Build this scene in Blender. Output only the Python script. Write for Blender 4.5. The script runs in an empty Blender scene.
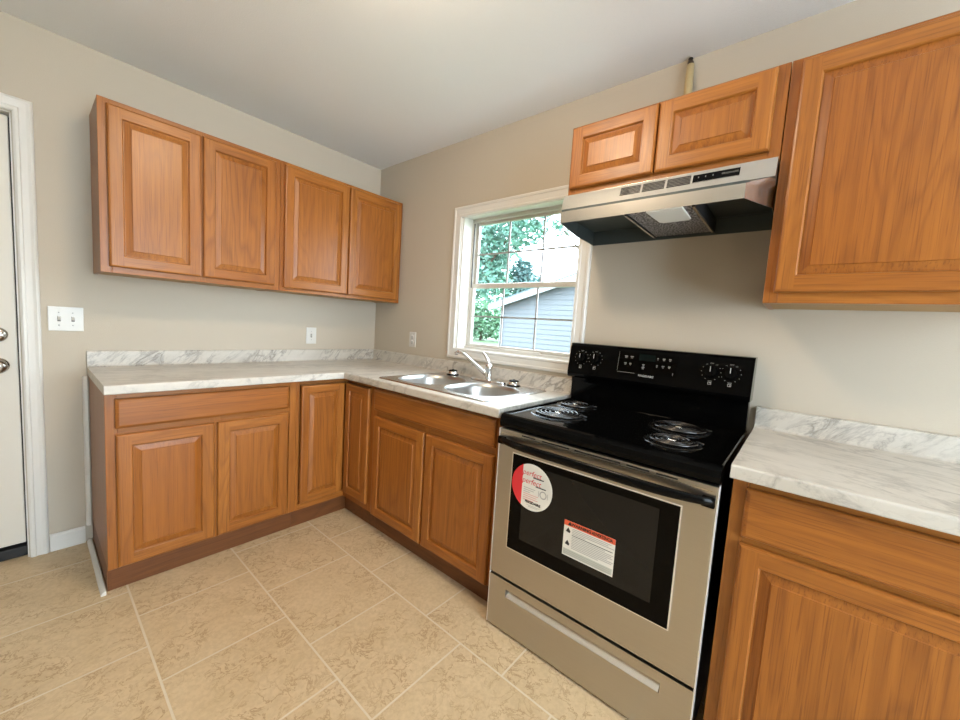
import bpy, bmesh, math, random
from mathutils import Vector, Matrix
random.seed(7)
SC = bpy.context.scene
COL = SC.collection

# ------------------------------------------------------------------ camera
CAM_POS = Vector((-1.8714, -2.7321, 1.2441))
YAW, PITCH, ROLL, FPX = 40.0042, -5.0899, 3.6581, 382.4179
def _cam():
    y, p, r = (math.radians(a) for a in (YAW, PITCH, ROLL))
    fw = Vector((math.cos(y)*math.cos(p), math.sin(y)*math.cos(p), math.sin(p)))
    rt = Vector((math.sin(y), -math.cos(y), 0)); up = rt.cross(fw)
    r2 = rt*math.cos(r)+up*math.sin(r); u2 = -rt*math.sin(r)+up*math.cos(r)
    cd = bpy.data.cameras.new('camera'); co = bpy.data.objects.new('camera', cd); COL.objects.link(co)
    m = Matrix((r2, u2, -fw)).transposed().to_4x4(); m.translation = CAM_POS
    co.matrix_world = m
    cd.sensor_width = 36.0; cd.lens = FPX/960*36.0; cd.clip_start = .02; cd.clip_end = 300
    SC.camera = co
_cam()

# ------------------------------------------------------------------ world, light, exposure
w = bpy.data.worlds.new('sky'); SC.world = w; w.use_nodes = True
bg = w.node_tree.nodes['Background']
bg.inputs[0].default_value = (.72, .88, 1.0, 1); bg.inputs[1].default_value = 11.0
def area_light(name, loc, target, sx, sy, power, color):
    l = bpy.data.lights.new(name, 'AREA'); l.shape = 'RECTANGLE'; l.size = sx; l.size_y = sy
    l.energy = power; l.color = color
    o = bpy.data.objects.new(name, l); COL.objects.link(o); o.location = loc
    o.rotation_euler = (Vector(target)-Vector(loc)).to_track_quat('-Z', 'Y').to_euler()
    return o
# added fill light behind the camera, at the unseen rear-wall opening
area_light('rear_fill_light', (-1.55, -4.93, 1.25), (-1.55, -2, 1.25), 1.7, 1.9, 14, (.92, .96, 1.0))
pt = area_light('window_portal', (.16, -1.3685, 1.512), (-1, -1.3685, 1.512), .90, .85, 1, (1, 1, 1)); pt.data.cycles.is_portal = True
LAMP_POS = (-1.25, -1.75); LAMP_POWER = 68.0; LAMP_COLOR = (1.0, .80, .58)
SC.view_settings.view_transform = 'Standard'; SC.view_settings.look = 'None'
SC.view_settings.gamma = 1; SC.view_settings.use_curve_mapping = False
SC.view_settings.exposure = 0.40

# ------------------------------------------------------------------ materials
class NT:
    def __init__(self, name):
        self.m = bpy.data.materials.new(name); self.m.use_nodes = True
        self.t = self.m.node_tree; self.b = self.t.nodes['Principled BSDF']; self.o = self.t.nodes['Material Output']
    def n(self, typ, **kw):
        nd = self.t.nodes.new(typ)
        for k, v in kw.items():
            if k.startswith('i_'): nd.inputs[int(k[2:]) if k[2:].isdigit() else k[2:].replace('_', ' ')].default_value = v
            else: setattr(nd, k, v)
        return nd
    def l(self, a, b): self.t.links.new(a, b)
    def set(self, **kw):
        for k, v in kw.items(): self.b.inputs[k.replace('_', ' ')].default_value = v
    def coords(self, scale, rot=(0, 0, 0), rnd=True, pre=None):
        tc = self.n('ShaderNodeTexCoord'); mp = self.n('ShaderNodeMapping')
        mp.inputs['Scale'].default_value = scale; mp.inputs['Rotation'].default_value = rot
        if rnd:
            oi = self.n('ShaderNodeObjectInfo'); mu = self.n('ShaderNodeMath', operation='MULTIPLY'); mu.inputs[1].default_value = 37.0
            self.l(oi.outputs['Random'], mu.inputs[0])
            cb = self.n('ShaderNodeCombineXYZ')
            for i in range(3): self.l(mu.outputs[0], cb.inputs[i])
            ad = self.n('ShaderNodeVectorMath', operation='ADD')
            self.l(tc.outputs['Object'], ad.inputs[0]); self.l(cb.outputs[0], ad.inputs[1])
            self.l(ad.outputs[0], mp.inputs['Vector'])
        else: self.l(tc.outputs['Object'], mp.inputs['Vector'])
        if pre:
            m0 = self.n('ShaderNodeMapping'); m0.inputs['Rotation'].default_value = pre
            self.l(tc.outputs['Object'], m0.inputs['Vector']); self.l(m0.outputs[0], mp.inputs['Vector'])
        return mp.outputs[0]
    def noise(self, vec, scale, detail=3, rough=.5, dist=0):
        nd = self.n('ShaderNodeTexNoise'); nd.inputs['Scale'].default_value = scale; nd.inputs['Detail'].default_value = detail
        nd.inputs['Roughness'].default_value = rough; nd.inputs['Distortion'].default_value = dist
        self.l(vec, nd.inputs['Vector']); return nd.outputs['Fac']
    def math(self, op, a, b=None, c=None):
        nd = self.n('ShaderNodeMath', operation=op)
        for i, v in enumerate((a, b, c)):
            if v is None: continue
            if isinstance(v, (int, float)): nd.inputs[i].default_value = v
            else: self.l(v, nd.inputs[i])
        return nd.outputs[0]
    def ramp(self, fac, stops):
        nd = self.n('ShaderNodeValToRGB'); cr = nd.color_ramp
        while len(cr.elements) < len(stops): cr.elements.new(.5)
        for e, (p, c) in zip(cr.elements, stops):
            e.position = p; e.color = (*c, 1) if len(c) == 3 else c
        self.l(fac, nd.inputs[0]); return nd.outputs[0]
    def mix(self, fac, a, b, mode='MIX'):
        nd = self.n('ShaderNodeMix', data_type='RGBA', blend_type=mode)
        for i, v in ((0, fac), (6, a), (7, b)):
            if isinstance(v, (int, float)): nd.inputs[i].default_value = v
            elif isinstance(v, tuple): nd.inputs[i].default_value = (*v, 1)
            else: self.l(v, nd.inputs[i])
        return nd.outputs[2]
    def bump(self, h, strength, dist):
        nd = self.n('ShaderNodeBump'); nd.inputs['Strength'].default_value = strength; nd.inputs['Distance'].default_value = dist
        self.l(h, nd.inputs['Height']); self.l(nd.outputs[0], self.b.inputs['Normal'])
    def color(self, c): self.l(c, self.b.inputs['Base Color'])

def plain(name, col, rough=.5, metal=0.0, spec=.5, **kw):
    t = NT(name); t.set(Base_Color=(*col, 1), Roughness=rough, Metallic=metal); t.b.inputs['Specular IOR Level'].default_value = spec
    for k, v in kw.items(): t.b.inputs[k.replace('_', ' ')].default_value = v
    return t.m

def oak(name, axis, light, mid, dark, rough=.36):
    """oak grain running along one local axis: cathedral rings plus fine pores"""
    t = NT(name)
    long = .32
    sc = {'z': (1, 1, long*.45), 'x': (long*.45, 1, 1), 'y': (1, long*.45, 1)}[axis]
    v = t.coords(sc)
    big = t.noise(v, 5.5, 2, .45)
    rings = t.math('FRACT', t.math('MULTIPLY', big, 15.0))
    rings = t.ramp(rings, [(0, (.25,)*3), (.22, (.8,)*3), (.75, (1,)*3), (1, (.25,)*3)])
    patch = t.noise(v, 2.2, 2)
    sp = {'z': (1, 1, .018), 'x': (.018, 1, 1), 'y': (1, .018, 1)}[axis]
    vp = t.coords(sp)
    pores = t.noise(vp, 260, 3, .6)
    fibre = t.noise(vp, 60, 3, .6)
    c = t.mix(t.ramp(patch, [(.3, (0,)*3), (.7, (1,)*3)]), mid, light)
    oi = t.n('ShaderNodeObjectInfo')
    amt = t.math('MULTIPLY_ADD', t.math('FRACT', t.math('MULTIPLY', oi.outputs['Random'], 13.7)), .42, .10)
    c = t.mix(t.math('MULTIPLY', t.math('SUBTRACT', 1.0, rings), amt), c, dark)
    c = t.mix(t.math('MULTIPLY', t.ramp(fibre, [(.4, (1,)*3), (.62, (0,)*3)]), .24), c, dark)
    c = t.mix(t.math('MULTIPLY', t.ramp(pores, [(.33, (1,)*3), (.47, (0,)*3)]), .46), c, dark)
    t.color(c)
    t.set(Roughness=rough); t.b.inputs['Coat Weight'].default_value = .10; t.b.inputs['Specular IOR Level'].default_value = .38; t.b.inputs['Coat Roughness'].default_value = .28
    t.bump(pores, .12, .002)
    return t.m

def marble(name, stretch=(1, 1, 1), rot=(0, 0, 0), strong=.5, pre=None):
    t = NT(name)
    v = t.coords(stretch, rot, rnd=False, pre=pre)
    n1 = t.noise(v, 9, 6, .62, .6)
    vein = t.math('ABSOLUTE', t.math('SUBTRACT', n1, .5))
    vein = t.ramp(vein, [(0, (1,)*3), (.018, (.55,)*3), (.06, (0,)*3)])
    n2 = t.noise(v, 26, 5, .6, .4)
    vein2 = t.ramp(t.math('ABSOLUTE', t.math('SUBTRACT', n2, .48)), [(0, (.8,)*3), (.03, (0,)*3)])
    gate = t.ramp(t.noise(v, 4.0, 3), [(.36, (0,)*3), (.60, (1,)*3)])
    cloud = t.ramp(t.noise(v, 7, 4), [(.35, (0,)*3), (.7, (1,)*3)])
    c = t.mix(cloud, (.60, .56, .50), (.53, .49, .43))
    c = t.mix(t.math('MULTIPLY', t.math('MULTIPLY', vein2, gate), strong*.8), c, (.25, .22, .185))
    c = t.mix(t.math('MULTIPLY', vein, t.math('MULTIPLY', gate, strong*1.5)), c, (.17, .15, .13))
    t.color(c); t.set(Roughness=.34); t.b.inputs['Specular IOR Level'].default_value = .45
    return t.m

def wall_mat(name, col, bump=.25):
    t = NT(name); v = t.coords((1, 1, 1), rnd=False)
    n = t.noise(v, 240, 4, .6); n2 = t.noise(v, 5, 2)
    t.color(t.mix(t.math('MULTIPLY', n2, .10), col, tuple(x*.9 for x in col)))
    t.set(Roughness=.7); t.b.inputs['Specular IOR Level'].default_value = .25
    t.bump(n, bump, .003); return t.m

def tile_mat():
    t = NT('floor_tile')
    tc = t.n('ShaderNodeTexCoord'); mp = t.n('ShaderNodeMapping')
    # bricks run along world y: u = y, v = x
    mp.inputs['Rotation'].default_value = (0, 0, math.radians(90))
    t.l(tc.outputs['Object'], mp.inputs['Vector'])
    sep = t.n('ShaderNodeSeparateXYZ'); t.l(tc.outputs['Object'], sep.inputs[0])
    T = .405
    u = t.math('ADD', sep.outputs['Y'], 1.020+T*20); vv = t.math('ADD', sep.outputs['X'], 1.615+T*20)
    cb = t.n('ShaderNodeCombineXYZ'); t.l(u, cb.inputs[0]); t.l(vv, cb.inputs[1])
    br = t.n('ShaderNodeTexBrick'); br.offset = .5; br.offset_frequency = 2; br.squash = 1.0
    for k, x in (('Scale', 1.0), ('Mortar Size', .0040), ('Mortar Smooth', .3), ('Bias', 0.0), ('Brick Width', T), ('Row Height', T)):
        br.inputs[k].default_value = x
    br.inputs['Color1'].default_value = (0, 0, 0, 1); br.inputs['Color2'].default_value = (1, 1, 1, 1)
    t.l(cb.outputs[0], br.inputs['Vector'])
    # every tile gets its own piece of pattern
    per = t.n('ShaderNodeVectorMath', operation='SCALE'); t.l(br.outputs['Color'], per.inputs[0]); per.inputs['Scale'].default_value = 9.0
    off = t.n('ShaderNodeVectorMath', operation='ADD'); t.l(tc.outputs['Object'], off.inputs[0]); t.l(per.outputs[0], off.inputs[1])
    v = off.outputs[0]
    n1 = t.noise(v, 7, 5, .6, .5); n2 = t.noise(v, 15, 6, .66, .5); n3 = t.noise(v, 60, 4, .6)
    crack = t.ramp(t.math('ABSOLUTE', t.math('SUBTRACT', n2, .5)), [(0, (1,)*3), (.009, (.55,)*3), (.028, (0,)*3)])
    gate = t.ramp(t.noise(v, 6, 3), [(.36, (0,)*3), (.6, (1,)*3)])
    c = t.mix(t.ramp(n1, [(.32, (0,)*3), (.68, (1,)*3)]), (.57, .425, .25), (.645, .495, .31))
    c = t.mix(t.math('MULTIPLY', t.ramp(n3, [(.4, (1,)*3), (.6, (0,)*3)]), .3), c, (.42, .30, .18))
    c = t.mix(t.math('MULTIPLY', t.math('MULTIPLY', crack, gate), .85), c, (.30, .175, .08))
    c = t.mix(t.math('MULTIPLY', br.outputs['Fac'], .85), c, (.68, .59, .45))
    t.color(c); t.set(Roughness=.42); t.b.inputs['Specular IOR Level'].default_value = .4
    t.bump(t.math('ADD', t.math('MULTIPLY', br.outputs['Fac'], -1.0), t.math('MULTIPLY', n2, .15)), .35, .003)
    return t.m

def brushed(name, axis, col=(.50, .47, .425), rough=.30):
    t = NT(name)
    sc = {'x': (.02, 1, 1), 'y': (1, .02, 1), 'z': (1, 1, .02)}[axis]
    n = t.noise(t.coords(sc), 420, 2, .5)
    t.color(t.mix(n, tuple(x*.96 for x in col), tuple(min(1, x*1.04) for x in col)))
    t.set(Metallic=1.0); t.set(Roughness=rough)
    return t.m

def glass_mat(name, tint=(1, 1, 1), refl=.06):
    t = NT(name); t.t.nodes.remove(t.b)
    tr = t.n('ShaderNodeBsdfTransparent'); tr.inputs[0].default_value = (*tint, 1)
    gl = t.n('ShaderNodeBsdfGlossy'); gl.inputs['Roughness'].default_value = .02
    lw = t.n('ShaderNodeLayerWeight'); fr = t.n('ShaderNodeMath', operation='MULTIPLY_ADD'); fr.inputs[1].default_value = .6; fr.inputs[2].default_value = .03
    t.l(t.math('POWER', lw.outputs['Facing'], 5.0), fr.inputs[0])
    mx = t.n('ShaderNodeMixShader'); t.l(fr.outputs[0], mx.inputs[0]); t.l(tr.outputs[0], mx.inputs[1]); t.l(gl.outputs[0], mx.inputs[2])
    t.l(mx.outputs[0], t.o.inputs[0]); return t.m

def speckle(name, a, b, scale=350, rough=.6, metal=0.0):
    t = NT(name); n = t.noise(t.coords((1, 1, 1)), scale, 2, .5)
    t.color(t.ramp(n, [(.42, a), (.6, b)])); t.set(Roughness=rough, Metallic=metal); t.bump(n, .5, .003); return t.m

def leaf_mat(name, a, b):
    t = NT(name); n = t.noise(t.coords((1, 1, 1)), 3, 3)
    t.color(t.ramp(n, [(.35, a), (.65, b)])); t.set(Roughness=.6)
    return t.m

OL, OM, OD = (.42, .155, .027), (.335, .108, .016), (.10, .025, .005)
M = {}
M['oak_v'] = oak('oak_upright_grain', 'z', OL, OM, OD)
M['oak_h'] = oak('oak_level_grain', 'x', OL, OM, OD)
M['oak_d'] = oak('oak_depth_grain', 'z', (.34, .15, .045), (.28, .11, .03), (.12, .04, .01), .40)
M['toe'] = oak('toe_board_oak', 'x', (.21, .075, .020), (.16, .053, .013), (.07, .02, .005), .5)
M['wood_raw'] = plain('pale_cabinet_underside', (.36, .22, .09), .6)
M['raw_edge'] = plain('raw_board_edge', (.66, .60, .48), .7)
M['marble'] = marble('marble_laminate', (.5, 1.25, 1), (0, 0, 0), .34, (0, 0, .25))
M['marble_b'] = marble('marble_laminate_turned', (1.25, .5, 1), (0, 0, 0), .34, (0, 0, .25))
M['marble_s'] = marble('marble_laminate_upstand', (.55, 1, 1.7), (0, 0, 0), .55, (0, .75, 0))
M['marble_t'] = marble('marble_laminate_upstand_turned', (1, .55, 1.7), (0, 0, 0), .55, (.75, 0, 0))
M['wall'] = wall_mat('greige_wall_paint', (.510, .446, .358))
M['ceil'] = wall_mat('ceiling_paint', (.80, .795, .785), .5)
M['floor'] = tile_mat()
M['trim'] = plain('white_trim_paint', (.69, .665, .62), .4)
M['door'] = plain('white_door_paint', (.66, .61, .53), .45)
M['plate'] = plain('white_plate_plastic', (.66, .64, .60), .35)
M['plate_dark'] = plain('dark_slot', (.10, .095, .09), .6)
M['screw'] = plain('plate_screw', (.45, .44, .42), .35, .6)
M['steel_x'] = brushed('brushed_steel', 'x')
M['steel_hood'] = brushed('brushed_hood_steel', 'x', (.62, .59, .54), .27)
M['steel_edge'] = plain('polished_steel_edge', (.80, .77, .72), .18, 1.0)
M['steel_bright'] = plain('bright_satin_edge', (.88, .86, .82), .42, .7)
M['sink'] = brushed('sink_steel', 'y', (.46, .45, .435), .34)
M['sink_deck'] = plain('satin_sink_deck', (.64, .63, .61), .26, 1.0)
M['chrome'] = plain('chrome', (.78, .77, .76), .10, 1.0)
M['nickel'] = plain('aged_nickel', (.42, .38, .32), .25, 1.0)
M['strike'] = plain('dark_bronze', (.05, .04, .03), .4, .6)
M['black'] = plain('black_enamel', (.0015, .0015, .0015), .08, 0, .12)
M['black_side'] = plain('black_side_panel', (.006, .006, .006), .30, 0, .25)
M['black_plastic'] = plain('black_plastic', (.002, .002, .002), .22, 0, .14)
M['black_matte'] = plain('matte_black', (.012, .012, .013), .55)
M['black_glass'] = plain('black_oven_glass', (.0015, .0012, .001), .04, 0, .10)
M['oven_window'] = plain('smoked_oven_window', (.009, .0082, .0075), .05, 0, .28)
M['coil'] = plain('dark_coil_metal', (.075, .072, .07), .25, .9)
M['pan'] = plain('drip_pan_enamel', (.015, .015, .015), .18, .3)
M['mark_white'] = plain('white_printing', (.46, .45, .43), .5)
M['mark_dim'] = plain('dim_printing', (.16, .155, .15), .5)
M['mark_grey'] = plain('grey_printing', (.20, .195, .185), .5)
M['display'] = plain('display_window', (.004, .007, .006), .05, 0, .12)
M['paper'] = plain('white_sticker', (.80, .77, .70), .4)
M['paper_foot'] = plain('grey_sticker_band', (.52, .53, .46), .45)
M['red'] = plain('red_print', (.70, .03, .04), .4)
M['orange_red'] = plain('orange_red_print', (.78, .12, .05), .4)
M['ink'] = plain('black_ink', (.012, .012, .012), .5)
M['ink_grey'] = plain('grey_ink', (.40, .38, .35), .5)
M['ink_red'] = plain('pale_red_ink', (.72, .30, .27), .5)
M['hood_in'] = plain('dark_hood_interior', (.075, .088, .085), .35, .4)
M['filter'] = speckle('hood_filter_mesh', (.05, .045, .045), (.46, .44, .45), 150, .5, .5)
M['lens'] = plain('frosted_lens', (.80, .78, .72), .4)
M['cable'] = plain('yellowed_cable_sheath', (.48, .37, .19), .5)
M['copper'] = plain('dark_wire_end', (.06, .04, .025), .5)
M['glass'] = glass_mat('window_glass')
M['alum'] = plain('window_frame_aluminium', (.62, .585, .53), .35, .25)
M['muntin'] = plain('grey_muntin_bar', (.34, .33, .32), .45, .1)
M['track'] = plain('dark_window_track', (.05, .045, .04), .5)
M['siding'] = plain('pale_grey_siding', (.115, .122, .130), .7, 0, .2)
M['fascia'] = plain('pale_fascia', (.20, .205, .205), .6, 0, .2)
M['shingle'] = speckle('grey_shingle', (.05, .07, .08), (.11, .14, .15), 30, .9)
M['grass'] = speckle('lawn_grass', (.036, .078, .022), (.056, .112, .032), 40, .9)
M['leaf'] = leaf_mat('tree_leaves', (.085, .19, .145), (.13, .26, .195))
M['leaf2'] = leaf_mat('distant_tree_leaves', (.08, .16, .16), (.12, .21, .195))
M['bush'] = leaf_mat('bush_leaves', (.09, .19, .11), (.14, .27, .15))
M['bark'] = plain('bark', (.10, .07, .05), .9)
def emit(name, col, s):
    t = NT(name); t.t.nodes.remove(t.b); e = t.n('ShaderNodeEmission'); e.inputs[0].default_value = (*col, 1); e.inputs[1].default_value = s
    t.l(e.outputs[0], t.o.inputs[0]); return t.m

# ------------------------------------------------------------------ mesh helpers
class MB:
    """collects shapes into one mesh with material slots"""
    def __init__(self): self.bm = bmesh.new(); self.mats = []
    def mi(self, m):
        m = M[m] if isinstance(m, str) else m
        if m not in self.mats: self.mats.append(m)
        return self.mats.index(m)
    def face(self, pts, mat, smooth=False):
        f = self.bm.faces.new([self.bm.verts.new(p) for p in pts]); f.material_index = self.mi(mat); f.smooth = smooth; return f
    def box(self, x0, x1, y0, y1, z0, z1, mat, bevel=0, seg=2):
        b = bmesh.new(); r = bmesh.ops.create_cube(b, size=1)
        for v in b.verts: v.co = Vector(((x0+x1)/2+v.co.x*(x1-x0), (y0+y1)/2+v.co.y*(y1-y0), (z0+z1)/2+v.co.z*(z1-z0)))
        if bevel: bmesh.ops.bevel(b, geom=b.edges[:], offset=bevel, segments=seg, profile=.5, affect='EDGES', clamp_overlap=True)
        self.merge(b, mat)
        return self
    def merge(self, b, mat, matrix=None, smooth=None):
        k = self.mi(mat); mp = {}
        for v in b.verts: mp[v] = self.bm.verts.new(matrix @ v.co if matrix else v.co)
        for f in b.faces:
            try: nf = self.bm.faces.new([mp[v] for v in f.verts])
            except ValueError: continue
            nf.material_index = k; nf.smooth = f.smooth if smooth is None else smooth
        b.free()
    def prism(self, poly, axis, a, b_, mat, bevel=0):
        """poly = 2D outline; extruded along axis from a to b_. x: (y,z)  y: (x,z)  z: (x,y)"""
        def P(u, v, t): return {'x': (t, u, v), 'y': (u, t, v), 'z': (u, v, t)}[axis]
        b = bmesh.new()
        lo = [b.verts.new(P(u, v, a)) for u, v in poly]; hi = [b.verts.new(P(u, v, b_)) for u, v in poly]
        n = len(poly); b.faces.new(lo); b.faces.new(hi[::-1])
        for i in range(n): b.faces.new((lo[i], hi[i], hi[(i+1) % n], lo[(i+1) % n]))
        bmesh.ops.recalc_face_normals(b, faces=b.faces[:])
        if bevel: bmesh.ops.bevel(b, geom=b.edges[:], offset=bevel, segments=2, profile=.5, affect='EDGES', clamp_overlap=True)
        self.merge(b, mat); return self
    def lathe(self, prof, c, mat, axis='z', seg=40, smooth=True, caps=True):
        """prof = [(radius, height)] about an axis through c"""
        k = self.mi(mat); rings = []
        def P(r, h, a):
            u, v = r*math.cos(a), r*math.sin(a)
            q = {'z': (u, v, h), 'y': (u, h, v), 'x': (h, u, v)}[axis]
            return (c[0]+q[0], c[1]+q[1], c[2]+q[2])
        for r, h in prof: rings.append([self.bm.verts.new(P(r, h, 2*math.pi*i/seg)) for i in range(seg)])
        for A, B in zip(rings, rings[1:]):
            for i in range(seg):
                f = self.bm.faces.new((A[i], A[(i+1) % seg], B[(i+1) % seg], B[i])); f.material_index = k; f.smooth = smooth
        if caps:
            for R in (rings[0], rings[-1]):
                f = self.bm.faces.new(R); f.material_index = k
        return self
    def tube(self, pts, r, mat, seg=10, caps=True):
        k = self.mi(mat); pts = [Vector(p) for p in pts]; n = len(pts); rr = r if isinstance(r, (list, tuple)) else [r]*n
        up = Vector((0, 0, 1)); rings = []
        for i, p in enumerate(pts):
            t = (pts[min(i+1, n-1)]-pts[max(i-1, 0)]).normalized()
            ref = up if abs(t.dot(up)) < .95 else Vector((1, 0, 0))
            a = t.cross(ref).normalized(); b = a.cross(t).normalized()
            rings.append([self.bm.verts.new(p+(a*math.cos(2*math.pi*j/seg)+b*math.sin(2*math.pi*j/seg))*rr[i]) for j in range(seg)])
        for A, B in zip(rings, rings[1:]):
            for j in range(seg):
                f = self.bm.faces.new((A[j], A[(j+1) % seg], B[(j+1) % seg], B[j])); f.material_index = k; f.smooth = True
        if caps:
            for R in (rings[0], rings[-1]):
                f = self.bm.faces.new(R); f.material_index = k
        return self
    def text(self, s, size, mat, matrix, align='CENTER', bold=0.0, sx=1.0, shear=0.0):
        cu = bpy.data.curves.new('writing', 'FONT'); cu.body = s; cu.size = size; cu.align_x = align; cu.align_y = 'CENTER'
        cu.offset = bold; cu.shear = shear; cu.resolution_u = 3
        ob = bpy.data.objects.new('writing', cu); me = bpy.data.meshes.new_from_object(ob)
        b = bmesh.new(); b.from_mesh(me)
        self.merge(b, mat, matrix @ Matrix.Diagonal((sx, 1, 1, 1)), smooth=False)
        bpy.data.objects.remove(ob); bpy.data.meshes.remove(me); bpy.data.curves.remove(cu); return self
    def build(self, name, parent=None, loc=None, rz=0.0, recalc=True):
        if recalc: bmesh.ops.recalc_face_normals(self.bm, faces=self.bm.faces[:])
        me = bpy.data.meshes.new(name); self.bm.to_mesh(me); self.bm.free()
        for m in self.mats: me.materials.append(m)
        o = bpy.data.objects.new(name, me); COL.objects.link(o)
        if parent: o.parent = parent
        if loc: o.location = loc
        if rz: o.rotation_euler[2] = rz
        return o

def tag(o, label=None, category=None, group=None, kind=None):
    for k, v in (('label', label), ('category', category), ('group', group), ('kind', kind)):
        if v: o[k] = v
    return o
def thing(name, label, category, loc, rz=0.0, group=None):
    o = bpy.data.objects.new(name, None); COL.objects.link(o); o.location = loc; o.rotation_euler[2] = rz; o.empty_display_size = .1
    return tag(o, label, category, group)
RB = -math.pi/2      # local frame of things on the window wall: local x runs along -y, local y into the wall

# ------------------------------------------------------------------ room
H = 2.4387
FX0, FY0 = -4.6, -5.0
WY0, WY1, WZ0, WZ1 = -.942, -1.795, 1.062, 1.962          # window opening
tag(MB().box(FX0, .16, FY0, .16, -.10, 0, 'floor').build('floor'), kind='structure')
tag(MB().box(FX0, .16, FY0, .16, H, H+.10, 'ceil').build('ceiling'), kind='structure')
b = MB()       # wall with the entry door opening
DX1, DX0, DZ = -1.893, -2.715, 2.040
b.box(DX1, .16, 0, .14, 0, H, 'wall'); b.box(FX0, DX0, 0, .14, 0, H, 'wall'); b.box(DX0, DX1, 0, .14, DZ, H, 'wall')
tag(b.build('wall_back'), kind='structure')
b = MB()       # wall with the kitchen window
b.box(0, .14, WY0, 0, 0, H, 'wall'); b.box(0, .14, FY0, WY1, 0, H, 'wall')
b.box(0, .14, WY1, WY0, 0, WZ0, 'wall'); b.box(0, .14, WY1, WY0, WZ1, H, 'wall')
tag(b.build('wall_right'), kind='structure')
tag(MB().box(FX0-.1, FX0, FY0, .14, 0, H, 'wall').build('wall_left'), kind='structure')
b = MB()       # wall behind the camera, with a wide unglazed opening added to let light in
b.box(FX0, -2.5, FY0-.1, FY0, 0, H, 'wall'); b.box(-.6, .14, FY0-.1, FY0, 0, H, 'wall')
b.box(-2.5, -.6, FY0-.1, FY0, 2.25, H, 'wall'); b.box(-2.5, -.6, FY0-.1, FY0, 0, .25, 'wall')
tag(b.build('wall_front'), kind='structure')

# window casing (picture frame)
def picture_frame(mb, y0, y1, z0, z1, wd, mat):
    """mitred moulding on the plane x=0 (room side -x); y0>y1 outer edges"""
    prof = [(0, 0), (0, .012), (.006, .017), (.016, .017), (.020, .013), (.050, .013), (.056, .018), (.066, .018), (wd-.004, .010), (wd, .008), (wd, 0)]
    for (ya, yb, za, zb) in ((y0, y0, z0, z1), (y0, y1, z1, z1), (y1, y1, z1, z0), (y1, y0, z0, z0)):
        pass
    corners = [(y0, z0), (y0, z1), (y1, z1), (y1, z0)]
    sg = [(-1, 1), (-1, -1), (1, -1), (1, 1)]
    for i in range(4):
        j = (i+1) % 4
        for (d0, h0), (d1, h1) in zip(prof, prof[1:]):
            A, B = corners[i], corners[j]; sa, sb = sg[i], sg[j]
            mb.face([(-h0, A[0]+sa[0]*d0, A[1]+sa[1]*d0), (-h0, B[0]+sb[0]*d0, B[1]+sb[1]*d0),
                     (-h1, B[0]+sb[0]*d1, B[1]+sb[1]*d1), (-h1, A[0]+sa[0]*d1, A[1]+sa[1]*d1)], mat)
b = MB(); picture_frame(b, -.870, -1.860, 1.018, 2.012, .072, 'trim')
tag(b.build('trim_1'), 'white moulded casing around the kitchen window', kind='structure')

# window unit
win = bpy.data.objects.new('window_1', None); COL.objects.link(win); win.location = (0, WY0, WZ0); win['kind'] = 'structure'
def wbox(mb, x0, x1, y0, y1, z0, z1, mat, bevel=0):      # world coords -> window local
    mb.box(x0, x1, min(y0, y1)-WY0, max(y0, y1)-WY0, z0-WZ0, z1-WZ0, mat, bevel)
b = MB(); T = .012
wbox(b, .0, .135, WY0-T, WY0, WZ0, WZ1, 'trim'); wbox(b, .0, .135, WY1, WY1+T, WZ0, WZ1, 'trim')
wbox(b, .0, .135, WY1+T, WY0-T, WZ1-T, WZ1, 'trim'); wbox(b, -.012, .135, WY1+T, WY0-T, WZ0, WZ0+.016, 'trim', .003)
b.build('window_jamb', win)
b = MB()      # outer metal frame with tracks
ya, yb, za, zb = WY0-T, WY1+T, WZ0+.016, WZ1-T
wbox(b, .085, .135, ya-.014, ya, za, zb, 'alum'); wbox(b, .085, .135, yb, yb+.014, za, zb, 'alum')
wbox(b, .085, .135, yb, ya, zb-.02, zb, 'alum', .002); wbox(b, .070, .135, yb, ya, za, za+.022, 'alum', .002)
wbox(b, .083, .090, ya-.020, ya-.014, za+.42, zb-.03, 'track'); wbox(b, .083, .090, yb+.014, yb+.020, za+.42, zb-.03, 'track')
wbox(b, .070, .086, ya-.60, ya-.30, za+.022, za+.030, 'alum', .002)
b.build('window_frame', win)
def sash(x0, x1, z0, z1, rail_b, rail_t, name):
    s = MB(); y0, y1 = ya-.016, yb+.016; st = .020
    wbox(s, x0, x1, y0-st, y0, z0, z1, 'alum', .003); wbox(s, x0, x1, y1, y1+st, z0, z1, 'alum', .003)
    wbox(s, x0, x1, y1+st, y0-st, z0, z0+rail_b, 'alum', .003); wbox(s, x0, x1, y1+st, y0-st, z1-rail_t, z1, 'alum', .003)
    gy0, gy1, gz0, gz1 = y0-st, y1+st, z0+rail_b, z1-rail_t; xm = (x0+x1)/2
    for k in (1, 2):
        yy = gy0+(gy1-gy0)*k/3; wbox(s, xm-.006, xm+.002, yy-.005, yy+.005, gz0, gz1, 'muntin')
    zz = (gz0+gz1)/2; wbox(s, xm-.006, xm+.002, gy1, gy0, zz-.005, zz+.005, 'muntin')
    o = s.build(name, win)
    p = MB(); wbox(p, xm+.003, xm+.006, gy1, gy0, gz0, gz1, 'glass'); p.build('window_pane', o)
sash(.112, .132, 1.500, zb-.018, .028, .020, 'upper_sash')
sash(.088, .110, za+.022, 1.522, .022, .030, 'lower_sash')

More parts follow.
